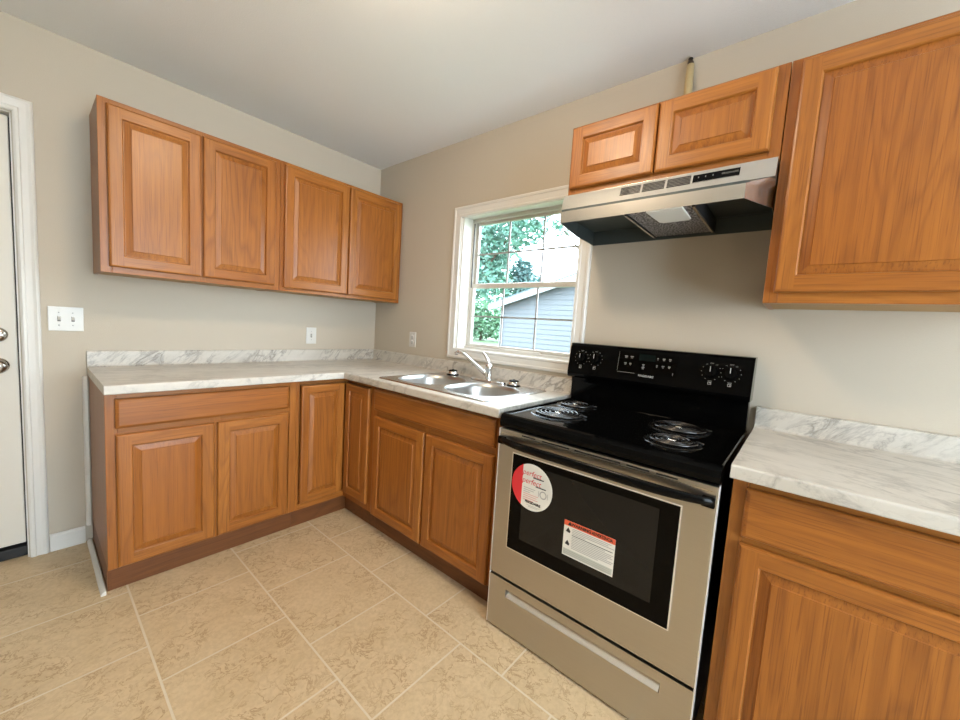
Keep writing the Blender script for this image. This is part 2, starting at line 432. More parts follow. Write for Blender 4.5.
# unseen rear opening, added along with the fill light: mullioned frame
rw = bpy.data.objects.new('added_rear_window', None); COL.objects.link(rw); rw.location = (-1.55, FY0-.05, .25); rw['kind'] = 'structure'
b = MB()
for x in (-.95, -.03, .89): b.box(x, x+.06, -.03, .03, 0, 2.0, 'trim')
b.box(-.95, .95, -.03, .03, 0, .06, 'trim'); b.box(-.95, .95, -.03, .03, 1.94, 2.0, 'trim')
b.build('window_frame', rw)

# entry door
d = bpy.data.objects.new('door_1', None); COL.objects.link(d); d.location = ((DX0+DX1)/2, .03, 0); d['kind'] = 'structure'
ox = -(DX0+DX1)/2; oy = -.03
b = MB(); b.box(DX0+ox+.012, DX1+ox-.0085, 0, .044, .066, DZ-.012, 'door', .002); b.build('door_panel', d)
b = MB(); b.box(DX0+ox, DX0+ox+.004, -.028, .11, 0, DZ, 'trim'); b.box(DX1+ox-.004, DX1+ox, -.028, .11, 0, DZ, 'trim')
b.box(DX0+ox, DX1+ox, -.028, .11, DZ-.004, DZ, 'trim')
b.box(DX0+ox, DX1+ox, .046, .11, .03, DZ-.004, 'black_matte'); b.build('door_frame', d)
b = MB(); b.box(DX0+ox+.004, DX1+ox-.004, -.012, .10, .004, .052, 'black_matte', .004); b.build('threshold', d)
def lock(z, knob):
    m = MB(); c = (-1.960+ox, 0, z)
    if knob:
        m.lathe([(.034, 0), (.034, -.006), (.028, -.012), (.014, -.016), (.013, -.034), (.026, -.042), (.031, -.056), (.028, -.068), (.016, -.074), (.001, -.075)], c, 'nickel', 'y', 32, caps=False)
        m.lathe([(.007, -.075), (.006, -.078), (.0005, -.078)], c, 'chrome', 'y', 16, caps=False)
        m.build('door_knob', d)
    else:
        m.lathe([(.033, 0), (.033, -.008), (.028, -.016), (.015, -.019), (.001, -.020)], c, 'nickel', 'y', 32, caps=False)
        m.box(c[0]-.022, c[0]+.022, -.034, -.019, z-.006, z+.006, 'nickel', .003); m.build('deadbolt', d)
lock(1.068, False); lock(.928, True)
b = MB(); b.box(DX1+ox-.0075, DX1+ox-.004, -.020, .0, .915, .985, 'strike'); b.build('strike_plate', d)
# door casing
b = MB(); cw = .061
prof = [(0, 0), (0, .013), (.008, .018), (.016, .018), (.020, .013), (.040, .015), (.050, .019), (cw-.004, .016), (cw, .009), (cw, 0)]
def casing(pa, pb, da, db):
    for (d0, h0), (d1, h1) in zip(prof, prof[1:]):
        b.face([(pa[0]+da[0]*d0, -h0, pa[1]+da[1]*d0), (pb[0]+db[0]*d0, -h0, pb[1]+db[1]*d0), (pb[0]+db[0]*d1, -h1, pb[1]+db[1]*d1), (pa[0]+da[0]*d1, -h1, pa[1]+da[1]*d1)], 'trim')
ex = .004
casing((DX1+ex, 0), (DX1+ex, DZ+ex), (1, 0), (1, 1)); casing((DX1+ex, DZ+ex), (DX0-ex, DZ+ex), (1, 1), (-1, 1)); casing((DX0-ex, DZ+ex), (DX0-ex, 0), (-1, 1), (-1, 0))
tag(b.build('trim_2'), 'white moulded casing around the entry door', kind='structure')
tag(MB().prism([(0, 0), (0, .086), (-.004, .086), (-.012, .076), (-.012, 0)], 'x', DX1+cw+.006, -1.704, 'trim').build('baseboard_back'), 'short white baseboard between door casing and cabinet end', kind='structure')
def quarter(r, n=6): return [(0, 0)]+[(r*math.cos(a*math.pi/2/n), r*math.sin(a*math.pi/2/n)) for a in range(n+1)]
q = quarter(.017)
tag(MB().prism([(-1.683-u, v) for u, v in q], 'y', -.012, -.580, 'trim').build('trim_3'), 'white quarter-round along the floor at the cabinet end', kind='structure')
tag(MB().prism([(-1.683-u, -v) for u, v in q], 'z', .088, .868, 'trim').build('trim_4'), 'upright white quarter-round where the cabinet end meets the wall', kind='structure')

# ------------------------------------------------------------------ cabinets
FRM = .053
def make_door(parent, x, z, wd, ht, name='door', y=0.0, mullion=False):
    """raised-panel door: stiles and rails with a routed edge, panel as sub-part. front at y-.020"""
    t = .020
    b = MB()
    ys = [0, -t+.007, -t+.002, -t]; ins = [0, 0, .003, .008]
    def ring(i0, y0, i1, y1, mv='oak_v', mh='oak_h'):
        A = [(i0, i0), (wd-i0, i0), (wd-i0, ht-i0), (i0, ht-i0)]; B = [(i1, i1), (wd-i1, i1), (wd-i1, ht-i1), (i1, ht-i1)]
        for k in range(4):
            j = (k+1) % 4
            b.face([(A[k][0], y0, A[k][1]), (A[j][0], y0, A[j][1]), (B[j][0], y1, B[j][1]), (B[k][0], y1, B[k][1])], mh if k in (0, 2) else mv)
    b.face([(0, 0, 0), (0, 0, ht), (wd, 0, ht), (wd, 0, 0)], 'oak_v')
    for k in range(3): ring(ins[k], ys[k], ins[k+1], ys[k+1])
    o, i = .008, FRM-.004
    # full-height stiles, rails between them
    b.face([(o, -t, o), (i, -t, o), (i, -t, ht-o), (o, -t, ht-o)], 'oak_v'); b.face([(wd-i, -t, o), (wd-o, -t, o), (wd-o, -t, ht-o), (wd-i, -t, ht-o)], 'oak_v')
    b.face([(i, -t, o), (wd-i, -t, o), (wd-i, -t, i), (i, -t, i)], 'oak_h'); b.face([(i, -t, ht-i), (wd-i, -t, ht-i), (wd-i, -t, ht-o), (i, -t, ht-o)], 'oak_h')
    ring(i, -t, FRM-.001, -t+.003); ring(FRM-.001, -t+.003, FRM+.001, -t+.009)
    dr = b.build(name, parent, (x, y, z))
    b = MB(); wd_, ht_ = wd, ht
    def ring2(i0, y0, i1, y1):
        A = [(i0, i0), (wd-i0, i0), (wd-i0, ht-i0), (i0, ht-i0)]; B = [(i1, i1), (wd-i1, i1), (wd-i1, ht-i1), (i1, ht-i1)]
        for k in range(4):
            j = (k+1) % 4
            b.face([(A[k][0], y0, A[k][1]), (A[j][0], y0, A[j][1]), (B[j][0], y1, B[j][1]), (B[k][0], y1, B[k][1])], 'oak_v')
    e = FRM
    ring2(e-.004, -t+.010, e+.004, -t+.010); ring2(e+.004, -t+.010, e+.026, -t+.004); ring2(e+.026, -t+.004, e+.028, -t+.001)
    p = e+.028
    b.face([(p, -t+.001, p), (wd-p, -t+.001, p), (wd-p, -t+.001, ht-p), (p, -t+.001, ht-p)], 'oak_v')
    b.build('raised_panel', dr)
    return dr
def make_drawer(parent, x, z, wd, ht):
    t = .020; b = MB(); st = [(0, 0), (0, -t+.008), (.004, -t+.003), (.012, -t)]
    for (i0, y0), (i1, y1) in zip(st, st[1:]):
        A = [(i0, i0), (wd-i0, i0), (wd-i0, ht-i0), (i0, ht-i0)]; B = [(i1, i1), (wd-i1, i1), (wd-i1, ht-i1), (i1, ht-i1)]
        for k in range(4):
            j = (k+1) % 4
            b.face([(A[k][0], y0, A[k][1]), (A[j][0], y0, A[j][1]), (B[j][0], y1, B[j][1]), (B[k][0], y1, B[k][1])], 'oak_h')
    b.face([(.012, -t, .012), (wd-.012, -t, .012), (wd-.012, -t, ht-.012), (.012, -t, ht-.012)], 'oak_h')
    b.face([(0, 0, 0), (0, 0, ht), (wd, 0, ht), (wd, 0, 0)], 'oak_h')
    return b.build('drawer_front', parent, (x, 0, z))
def face_frame(parent, wd, z0, z1, stiles, rails, t=.019):
    """stiles [(x0,x1)], rails [(z0,z1)]"""
    b = MB()
    for x0, x1 in stiles: b.box(x0, x1, 0, t, z0, z1, 'oak_v', .0012, 1)
    xs = [s[0] for s in stiles]+[s[1] for s in stiles]
    st = sorted(stiles)
    for za, zb in rails:
        for (a0, a1), (b0, b1) in zip(st, st[1:]): b.box(a1, b0, .0004, t, za, zb, 'oak_h', .0012, 1)
    return b.build('face_frame', parent)

def upper_cabinet(label, loc, rz, wd, ht, doors, stile=.038, dep=.298, bot_drop=.0):
    c = thing('wall_cabinet', label, 'cabinet', loc, rz, 'oak wall cabinets')
    b = MB(); b.box(0.001, wd-.001, .0195, dep-.001, .012, ht, 'oak_d')
    b.box(.0012, .016, .0195, dep-.001, .0, .012, 'oak_d'); b.box(wd-.016, wd-.0012, .0195, dep-.001, .0, .012, 'oak_d')
    b.box(.016, wd-.016, .0195, dep-.002, .002, .0118, 'wood_raw'); b.build('cabinet_body', c)
    st = [(0, stile), (wd-stile, wd)]
    if len(doors) > 1:
        mid = (doors[0][0]+doors[0][1]+doors[1][0])/2; st.append((mid-.02, mid+.02))
    face_frame(c, wd, 0, ht, st, [(0, .042), (ht-.042, ht)])
    for x, w_, z, h_ in doors: make_door(c, x, z, w_, h_, y=-.001)
    return c
def base_cabinet(label, loc, rz, wd, doors, drawers, stile=.038, end_left=False, toe_in=.045, hollow=False):
    c = thing('base_cabinet', label, 'cabinet', loc, rz, 'oak base cabinets'); Z0, Z1, dep = .115, .873, .598
    b = MB()
    if hollow:
        b.box(.001, .017, .0195, dep, Z0, Z1, 'oak_d'); b.box(wd-.017, wd-.001, .0195, dep, Z0, Z1, 'oak_d')
        b.box(.017, wd-.017, .0195, dep, Z0, Z0+.016, 'oak_d'); b.box(.017, wd-.017, dep-.008, dep, Z0+.016, Z1, 'oak_d')
    else: b.box(.001, wd-.001, .0195, dep, Z0, Z1, 'oak_d')
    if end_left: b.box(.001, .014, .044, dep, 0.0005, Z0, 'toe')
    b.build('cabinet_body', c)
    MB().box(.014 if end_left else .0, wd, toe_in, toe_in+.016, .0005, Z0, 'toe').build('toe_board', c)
    st = [(0, stile), (wd-stile, wd)]
    if len(doors) > 1:
        mid = (doors[0][0]+doors[0][1]+doors[1][0])/2; st.append((mid-.022, mid+.022))
    face_frame(c, wd, Z0, Z1, st, [(Z0, Z0+.035), (Z1-.035, Z1), (.69, .735)])
    for x, w_, z, h_ in drawers: make_drawer(c, x, z, w_, h_)
    for x, w_, z, h_ in doors: make_door(c, x, z, w_, h_, y=-.0005)
    return c

UZ, UH = 1.3786, .752
upper_cabinet('oak wall cabinet nearest the entry door, two lit raised-panel doors', (-1.6516, -.3000, UZ), 0, .762, UH,
              [(.028, .345, .027, .702), (.381, .352, .027, .702)])
upper_cabinet('oak wall cabinet in the room corner, two narrow raised-panel doors', (-.8880, -.3000, UZ), 0, .886, UH,
              [(.020, .416, .020, .712), (.444, .420, .020, .712)])
upper_cabinet('short oak wall cabinet mounted above the range hood', (-.3000, -1.8620, 1.8350), RB, .7480, .2954,
              [(.010, .351, .030, .255), (.366, .351, .030, .255)], .034)
upper_cabinet('large oak wall cabinet to the right of the range hood', (-.3000, -2.6125, UZ), RB, .610, UH,
              [(.026, .556, .034, .703)])
base_cabinet('oak base cabinet at the free end of the counter near the entry door', (-1.678, -.600, 0), 0, .772,
             [(.030, .348, .124, .576), (.390, .335, .124, .576)], [(.030, .695, .727, .124)], end_left=True)
base_cabinet('oak sink base cabinet beneath the double sink', (-.600, -.907, 0), RB, .906,
             [(.018, .424, .122, .578), (.456, .424, .122, .578)], [(.012, .866, .734, .122)], .032, hollow=True)
base_cabinet('oak base cabinet to the right of the stove', (-.600, -2.6215, 0), RB, .610,
             [(.032, .546, .116, .578)], [(.032, .546, .712, .138)])
# corner cabinet with bi-fold inset doors
c = thing('corner_cabinet', 'oak corner base cabinet with two narrow doors meeting at right angles', 'cabinet', (-.905, -.600, 0), 0, 'oak base cabinets')
def L(pts): return [(x+.905, y+.600) for x, y in pts]
b = MB(); b.prism(L([(-.904, -.001), (-.001, -.001), (-.001, -.9055), (-.580, -.9055), (-.580, -.580), (-.904, -.580)]), 'z', .115, .873, 'oak_d'); b.build('cabinet_body', c)
b = MB(); b.box(.0, .36, .045, .061, .0005, .115, 'toe'); b.box(.350, .366, -.306, .045, .0005, .115, 'toe'); b.build('toe_board', c)
b = MB()
b.box(0, .016, 0, .019, .115, .873, 'oak_v', .001, 1); b.box(.016, .324, .0005, .019, .115, .150, 'oak_h'); b.box(.016, .324, .012, .019, .850, .873, 'oak_h')
b.box(.305, .324, -.3065, -.268, .115, .873, 'oak_v', .001, 1); b.box(.3055, .324, -.268, .0, .115, .150, 'oak_v'); b.box(.312, .324, -.268, .0, .850, .873, 'oak_v')
b.build('face_frame', c)
FRM_keep = FRM; FRM = .046
make_door(c, .022, .156, .262, .690, y=-.0005)
dd = make_door(c, .3045, .156, .246, .690); dd.location = (.3045, -.0215, .156); dd.rotation_euler[2] = RB
FRM = FRM_keep

# ------------------------------------------------------------------ worktops
CZ, CT, CD = .914, .038, .645
YR = -1.8195
def nosing(mb, axis, a, b_, front, mat, sign):
    """rounded front edge strip; front = coordinate of the front face, depth towards sign"""
    r = .008; prof = [(front+sign*.025, CZ-CT), (front+sign*.002, CZ-CT), (front, CZ-CT+.003)]
    for k in range(5):
        a_ = math.pi/2*k/4; prof.append((front+sign*r*(1-math.cos(a_)), CZ-r+r*math.sin(a_)))
    prof.append((front+sign*.025, CZ)); mb.prism(prof, axis, a, b_, mat)
SX0, SX1, SY0, SY1 = -.578, -.072, -.915, -1.695          # sink cut-out
ct = thing('worktop', 'marble-look laminate worktop running round the corner under the window', 'worktop', (-.02, -.02, CZ-CT), 0)
oc = (.02, .02, -(CZ-CT))
def cbox(b, x0, x1, y0, y1, mat, z0=CZ-CT, z1=CZ): b.box(x0, x1, y0, y1, z0, z1, mat)
b = MB()
cbox(b, -1.682, -.62, -.62, -.002, 'marble'); cbox(b, -.62, -.002, SY0, -.002, 'marble')
cbox(b, SX1, -.002, SY1, SY0, 'marble_b'); cbox(b, -.62, SX0, SY1, SY0, 'marble_b'); cbox(b, -.62, -.002, YR, SY1, 'marble_b')
nosing(b, 'x', -1.682, -CD, -CD, 'marble', 1); nosing(b, 'y', -CD, YR, -CD, 'marble_b', 1); cbox(b, -CD, -.62, -CD, -.62, 'marble')
o = b.build('worktop_slab', ct); o.location = oc
def upstand(mb, axis, a, b_, mat):
    h = .0813; prof = [(-.001, CZ), (-.034, CZ), (-.027, CZ+.0025), (-.0225, CZ+.007), (-.0205, CZ+.014), (-.020, CZ+h-.006), (-.018, CZ+h-.001), (-.014, CZ+h), (-.001, CZ+h)]
    mb.prism(prof, axis, a, b_, mat)
b = MB(); upstand(b, 'x', -1.682, -.001, 'marble_s'); o = b.build('backsplash', ct); o.location = oc
b = MB(); upstand(b, 'y', -.001, YR, 'marble_t'); o = b.build('backsplash', ct); o.location = oc
YQ = -2.6165
ct = thing('worktop', 'short marble-look laminate worktop to the right of the stove', 'worktop', (-.02, YQ, CZ-CT), 0)
oc = (.02, -YQ, -(CZ-CT))
b = MB(); cbox(b, -.62, -.002, -3.235, YQ, 'marble_b'); nosing(b, 'y', YQ, -3.235, -CD, 'marble_b', 1); o = b.build('worktop_slab', ct); o.location = oc
b = MB(); upstand(b, 'y', YQ, -3.235, 'marble_t'); o = b.build('backsplash', ct); o.location = oc

# ------------------------------------------------------------------ sink, tap, strainers
sk = thing('kitchen_sink', 'stainless steel double-bowl sink set in the worktop under the window', 'sink', (-.325, -1.305, CZ))
def rrect(cx, cy, hx, hy, r, n=8):
    pts = []
    for sx, sy, a0 in ((1, 1, 0), (-1, 1, 90), (-1, -1, 180), (1, -1, 270)):
        for k in range(n+1):
            a = math.radians(a0+90*k/n); pts.append((cx+sx*(hx-r)+r*math.cos(a), cy+sy*(hy-r)+r*math.sin(a)))
    return pts
# deck with two bowl openings; local origin at deck centre
HX, HY = .268, .402
bowls = [(-.030, .195, .186, .172), (-.030, -.182, .186, .172)]
b = MB(); k = b.mi('sink_deck')
def loop(pts, z): return [b.bm.verts.new((x, y, z)) for x, y in pts]
def bridge(A, B, smooth=True):
    n = len(A)
    for i in range(n):
        f = b.bm.faces.new((A[i], A[(i+1) % n], B[(i+1) % n], B[i])); f.material_index = k; f.smooth = smooth
e0 = loop(rrect(0, 0, HX, HY, .03), .0005); e1 = loop(rrect(0, 0, HX-.003, HY-.003, .03), .005); e2 = loop(rrect(0, 0, HX-.012, HY-.012, .028), .005)
bridge(e0, e1); bridge(e1, e2)
rims = [loop(rrect(cx, cy, hx+.006, hy+.006, .158), .005) for cx, cy, hx, hy in bowls]
edges = []
for lp in [e2]+rims:
    for i in range(len(lp)):
        a_, b_ = lp[i], lp[(i+1) % len(lp)]
        edges.append(b.bm.edges.get((a_, b_)) or b.bm.edges.new((a_, b_)))
res = bmesh.ops.triangle_fill(b.bm, edges=edges, use_beauty=True)
for f in res['geom']:
    if isinstance(f, bmesh.types.BMFace): f.material_index = k
b.build('sink_deck', sk)
for cx, cy, hx, hy in bowls:
    b = MB(); k = b.mi('sink')
    rings = [loop(rrect(cx, cy, hx+.006, hy+.006, .158), .005), loop(rrect(cx, cy, hx, hy, .153), .001), loop(rrect(cx, cy, hx-.006, hy-.006, .148), -.02),
             loop(rrect(cx, cy, hx-.018, hy-.018, .136), -.13), loop(rrect(cx, cy, hx-.03, hy-.03, .124), -.155), loop(rrect(cx, cy, hx-.06, hy-.06, .10), -.163),
             loop(rrect(cx, cy, .045, .045, .0449), -.168)]
    for A, B in zip(rings, rings[1:]): bridge(A, B)
    f = b.bm.faces.new(rings[-1]); f.material_index = k
    o = b.build('basin', sk, recalc=False)
    MB().lathe([(.044, -.167), (.040, -.1655), (.030, -.168), (.006, -.169), (.001, -.165)], (cx, cy, 0), 'chrome', seg=28, caps=False).build('drain', o)
FY = -1.325; FXX = -.108; FZ = CZ+.0056
fa = thing('faucet', 'chrome single-lever faucet at the back of the sink, spout swung left', 'faucet', (FXX, FY, FZ))
b = MB(); pl = rrect(0, 0, .027, .128, .026)
b.prism(pl, 'z', 0, .010, 'chrome', .003); b.build('base_plate', fa)
MB().lathe([(.026, .010), (.025, .018), (.021, .026), (.020, .066), (.023, .074), (.022, .094), (.015, .104), (.001, .106)], (0, 0, 0), 'chrome', seg=28, caps=False).build('faucet_body', fa)
sp = [(0, .004, .030), (-.001, .030, .046), (-.003, .08, .0745), (-.006, .14, .108), (-.008, .19, .138), (-.0095, .228, .153), (-.010, .248, .154), (-.010, .262, .148)]
b = MB(); b.tube(sp, [.013, .013, .0115, .0105, .010, .010, .0105, .011], 'chrome', 14)
b.lathe([(.0115, .131), (.0120, .150), (.008, .154)], (-.010, .262, 0), 'chrome', seg=18); b.build('spout', fa)
b = MB(); b.tube([(.0, 0, .098), (-.002, .010, .118), (.002, .030, .142), (.006, .048, .158), (.008, .058, .163)], [.014, .012, .008, .007, .006], 'chrome', 12); b.build('lever', fa)
for yy, lab in ((-1.025, 'small chrome and black sink strainer standing left of the faucet'), (-1.505, 'small chrome and black sink strainer standing right of the faucet, beside the stove')):
    s = thing('sink_strainer', lab, 'strainer', (-.100, yy, FZ), 0, 'sink strainers on the sink deck')
    s.scale = (1.3, 1.3, .9)
    MB().lathe([(.020, 0), (.026, .004), (.027, .014), (.022, .020), (.022, .026), (.001, .026)], (0, 0, 0), 'chrome', seg=28).build('strainer_rim', s)
    MB().lathe([(.021, .026), (.022, .031), (.018, .035), (.005, .036), (.004, .040), (.001, .041)], (0, 0, 0), 'black_plastic', seg=28).build('stopper', s)
    MB().lathe([(.030, .0), (.0305, .003), (.026, .0045), (.001, .0045)], (0, 0, 0), 'black_plastic', seg=28).build('rubber_gasket', s)

# ------------------------------------------------------------------ stove
RW = .766
rg = thing('kitchen_range', 'stainless and black electric coil range between the two worktops', 'stove', (-.650, -1.8325, 0), RB)
b = MB(); b.box(.004, RW-.004, .030, .600, .028, .884, 'black_side', .004); b.build('range_body', rg)
for x, y in ((.030, .034), (RW-.030, .034), (.035, .56), (RW-.035, .56)):
    MB().lathe([(.016, .0), (.018, .004), (.012, .010), (.012, .030)], (x, y, 0), 'black_plastic', seg=16).build('foot', rg)
# cooktop with rolled front lip
lip = [(.045, .848), (.006, .848), (.0, .853), (-.002, .868), (.0, .886), (.006, .896), (.016, .9005), (.030, .9000), (.045, .8965), (.585, .8965), (.590, .900), (.594, .900), (.594, .880), (.045, .880)]
b = MB(); b.prism(lip, 'x', .002, RW-.002, 'black')
b.prism([(.0, .884), (.0, .900), (.004, .9025), (.010, .9025), (.016, .8965), (.016, .884)], 'y', .02, .594, 'black')
b.prism([(RW-.016, .884), (RW-.016, .8965), (RW-.010, .9025), (RW-.004, .9025), (RW, .900), (RW, .884)], 'y', .02, .594, 'black')
b.build('cooktop', rg)
def burner(x, y, r):
    z = .8968
    pan = MB().lathe([(r+.016, z), (r+.014, z+.0018), (r+.010, z+.002), (r+.005, z+.0006), (r*.6, z+.0003), (.001, z+.0003)], (x, y, 0), 'pan', seg=48, caps=False)
    p = pan.build('drip_pan', rg)
    b = MB(); turns = 3 if r < .085 else 4; pts = []; r0 = .024; n = 44*turns
    for i in range(n+1):
        a = 2*math.pi*turns*i/n; rr = r0+(r-r0)*i/n; pts.append((x+rr*math.cos(a), y+rr*math.sin(a), z+.0075))
    pts += [(x+r*.9, y+.03, z+.009), (x+r+.014, y+.035, z+.004)]
    b.tube(pts, .0046, 'coil', 8); b.build('coil', p)
    b = MB()
    for a in (0, 120, 240):
        ca, sa = math.cos(math.radians(a+30)), math.sin(math.radians(a+30))
        b.tube([(x+ca*.012, y+sa*.012, z+.0035), (x+ca*r, y+sa*r, z+.0035)], .0016, 'coil', 6)
    b.lathe([(.013, z+.004), (.013, z+.009), (.001, z+.0095)], (x, y, 0), 'steel_edge', seg=20); b.build('coil_bracket', p)
burner(.146, .208, .098); burner(.106, .450, .074); burner(.596, .172, .074); burner(.562, .404, .094)
# backguard: riser and overhanging control console
bgp = MB(); bgp.prism([(.595, .8965), (.589, .995), (.584, 1.020), (.644, 1.020), (.644, .8965)], 'x', .006, RW-.006, 'black', .002)
bgd = bgp.build('backguard', rg)
con = [(.560, 1.018), (.546, 1.026), (.543, 1.040), (.546, 1.062), (.566, 1.178), (.574, 1.1885), (.588, 1.1905), (.644, 1.1905), (.644, 1.018)]
b = MB(); b.prism(con, 'x', .0, RW, 'black', .0015); cs = b.build('control_console', rg)
ang = math.atan2(.020, .116)
def CM(x, s, lift=.0008):     # matrix of a point on the sloping console face; s = height along the face from its lower edge
    n = Vector((0, -math.cos(ang), math.sin(ang))); u = Vector((0, math.sin(ang), math.cos(ang)))
    p = Vector((x, .546, 1.062))+u*s+n*lift
    return Matrix(((1, 0, 0, p.x), (0, u.y, n.y, p.y), (0, u.z, n.z, p.z), (0, 0, 0, 1))) @ Matrix.Diagonal((1, 1, 1, 1))
def quad(mb, m, x0, x1, y0, y1, mat): mb.face([m @ Vector(p) for p in ((x0, y0, 0), (x1, y0, 0), (x1, y1, 0), (x0, y1, 0))], mat)
for i, (kx, ks) in enumerate(((.066, .058), (.138, .060), (.626, .058), (.694, .059))):
    b = MB(); m = CM(kx, ks, .0)
    kb = bmesh.new(); bmesh.ops.create_cone(kb, cap_ends=True, segments=32, radius1=.023, radius2=.020, depth=.014)
    b.merge(kb, 'black_plastic', m @ Matrix.Translation((0, 0, .007)), smooth=False)
    kb = bmesh.new(); bmesh.ops.create_cube(kb, size=1)
    for v in kb.verts: v.co = Vector((v.co.x*.009, v.co.y*.042, v.co.z*.012))
    bmesh.ops.bevel(kb, geom=kb.edges[:], offset=.002, segments=2, affect='EDGES'); b.merge(kb, 'black_plastic', m @ Matrix.Translation((0, 0, .019)))
    quad(b, m @ Matrix.Translation((0, 0, .0254)), -.0012, .0012, -.002, .019, 'mark_white')
    b.build('knob', cs)
    b = MB()
    for a in range(-150, 151, 30):
        r_ = math.radians(a); q_ = m @ Matrix.Translation((.034*math.sin(r_), .034*math.cos(r_), .0008))
        if a == 0: b.text('OFF', .008, 'mark_grey', q_)
        elif a in (-30, 30): b.text('LO' if a > 0 else 'HI', .0065, 'mark_grey', q_)
        else: quad(b, q_, -.0014, .0014, -.0014, .0014, 'mark_grey')
    q_ = m @ Matrix.Translation((0, -.047, .0008))
    for x0, x1, y0, y1 in ((-.006, .006, .004, .0052), (-.006, .006, -.0052, -.004), (-.006, -.0048, -.005, .005), (.0048, .006, -.005, .005)): quad(b, q_, x0, x1, y0, y1, 'mark_white')
    sx_, sy_ = ((-1, -1), (-1, 1), (1, 1), (1, -1))[i]; quad(b, q_, min(0, sx_*.004), max(0, sx_*.004), min(0, sy_*.003), max(0, sy_*.003), 'mark_white')
    quad(b, m @ Matrix.Translation((0, -.0375, .0008)), -.007, .007, -.001, .001, 'mark_grey')
    b.build('dial_printing', cs)
b = MB(); m = CM(.375, .07, .0006)
quad(b, m, -.125, .125, -.056, .038, 'black_glass'); quad(b, m @ Matrix.Translation((0, 0, .0003)), -.035, .035, .004, .034, 'display')
quad(b, m @ Matrix.Translation((0, 0, .0003)), -.1258, -.1246, -.05, .038, 'mark_grey'); quad(b, m @ Matrix.Translation((0, 0, .0003)), -.125, -.045, -.0572, -.0558, 'mark_grey')
for (x, y, s) in ((-.092, .018, .014), (-.066, .018, .014), (-.092, -.014, .010), (-.07, -.014, .010), (-.012, -.014, .010), (-.012, -.026, .012), (.045, .020, .006), (.07, .020, .011), (.095, .020, .010), (.045, -.012, .006), (.07, -.012, .011), (.095, -.012, .010), (.112, -.04, .004)):
    quad(b, m @ Matrix.Translation((x, y, .0004)), -s/2, s/2, -.0022, .0022, 'mark_grey')
    quad(b, m @ Matrix.Translation((x, y-.006, .0004)), -s*.35, s*.35, -.0014, .0014, 'mark_grey')
b.text('FRIGIDAIRE', .0130, 'mark_white', m @ Matrix.Translation((.005, -.0645, .0006)))
b.build('control_panel', cs)
# oven door
dz0, dz1 = .236, .842
dr = bpy.data.objects.new('oven_door', None); COL.objects.link(dr); dr.parent = rg; dr.location = (0, 0, 0)
b = MB()
b.box(.004, RW-.004, .0, .029, dz0, dz1, 'steel_x', .003)
for x0, x1 in ((.11, .17), (.20, .31), (.33, .49), (.51, .58), (.60, .66)): b.box(x0, x1, -.0008, .004, dz1-.011, dz1-.006, 'black_matte')
b.box(.016, RW-.016, -.0012, .004, dz1-.0165, dz1-.015, 'steel_edge')
b.build('door_front', dr)
gx0, gx1, gz0, gz1 = .078, .676, .372, .756
b = MB()
b.box(gx0-.004, gx1+.004, -.002, .003, gz1, gz1+.004, 'steel_bright'); b.box(gx0-.004, gx1+.004, -.002, .003, gz0-.004, gz0, 'steel_bright')
b.box(gx0-.004, gx0, -.002, .003, gz0, gz1, 'steel_bright'); b.box(gx1, gx1+.004, -.002, .003, gz0, gz1, 'steel_bright'); b.build('window_trim', dr)
b = MB(); b.box(gx0, gx1, -.0035, .004, gz0, gz1, 'black_glass', .001)
b.box(gx0+.055, gx1-.055, -.0040, .0, gz0+.055, gz1-.026, 'oven_window'); b.build('oven_glass', dr)
# bowed handle
b = MB(); n = 24; pr = []
for i in range(n+1):
    x = .008+(RW-.016)*i/n; t_ = abs(2*i/n-1); out = .046*(1-t_**4); zc = .799+.006*(1-t_**2); hh = .012+.004*(1-t_**3)
    pr.append((x, out, zc, hh))
kmat = b.mi('black_plastic'); rings = []
for x, out, zc, hh in pr:
    sec = []
    for a in range(12):
        a_ = 2*math.pi*a/12; sec.append(b.bm.verts.new((x, -.006-out-.009*math.cos(a_), zc+hh*math.sin(a_))))
    rings.append(sec)
for A, B in zip(rings, rings[1:]):
    for j in range(12):
        f = b.bm.faces.new((A[j], A[(j+1) % 12], B[(j+1) % 12], B[j])); f.material_index = kmat; f.smooth = True
for R_ in (rings[0], rings[-1]): b.bm.faces.new(R_).material_index = kmat
b.box(.006, .040, -.016, .0, .782, .812, 'black_plastic', .004); b.box(RW-.040, RW-.006, -.016, .0, .782, .812, 'black_plastic', .004)
b.build('door_handle', dr)
# stickers on the oven glass
def FM(x, z, y=-.0042): return Matrix(((1, 0, 0, x), (0, 0, -1, y), (0, 1, 0, z), (0, 0, 0, 1)))
b = MB(); cx, cz, rx = .172, .648, .0895
pts = [(rx*math.cos(2*math.pi*i/64), rx*math.sin(2*math.pi*i/64)) for i in range(64)]
m = FM(cx, cz); b.face([m @ Vector((x, y, 0)) for x, y in pts], 'paper')
seg = [(x, y) for x, y in pts if x < -.042]
seg.sort(key=lambda p: p[1]); b.face([FM(cx, cz, -.0046) @ Vector((x, y, 0)) for x, y in [(-.042, seg[0][1]-.004)]+seg+[(-.042, seg[-1][1]+.004)]], 'red')
q = lambda x, y: FM(cx+x, cz+y, -.0048)
b.text('perfect', .030, 'red', q(-.002, .052), shear=.25, sx=.95); b.text('perfect', .030, 'red', q(-.002, .021), shear=.25, sx=.95)
def line(x, y, w_, h_, mat): quad(b, q(x, y), -w_/2, w_/2, -h_/2, h_/2, mat)
line(.028, .040, .046, .0042, 'ink'); line(.040, .009, .044, .0042, 'ink')
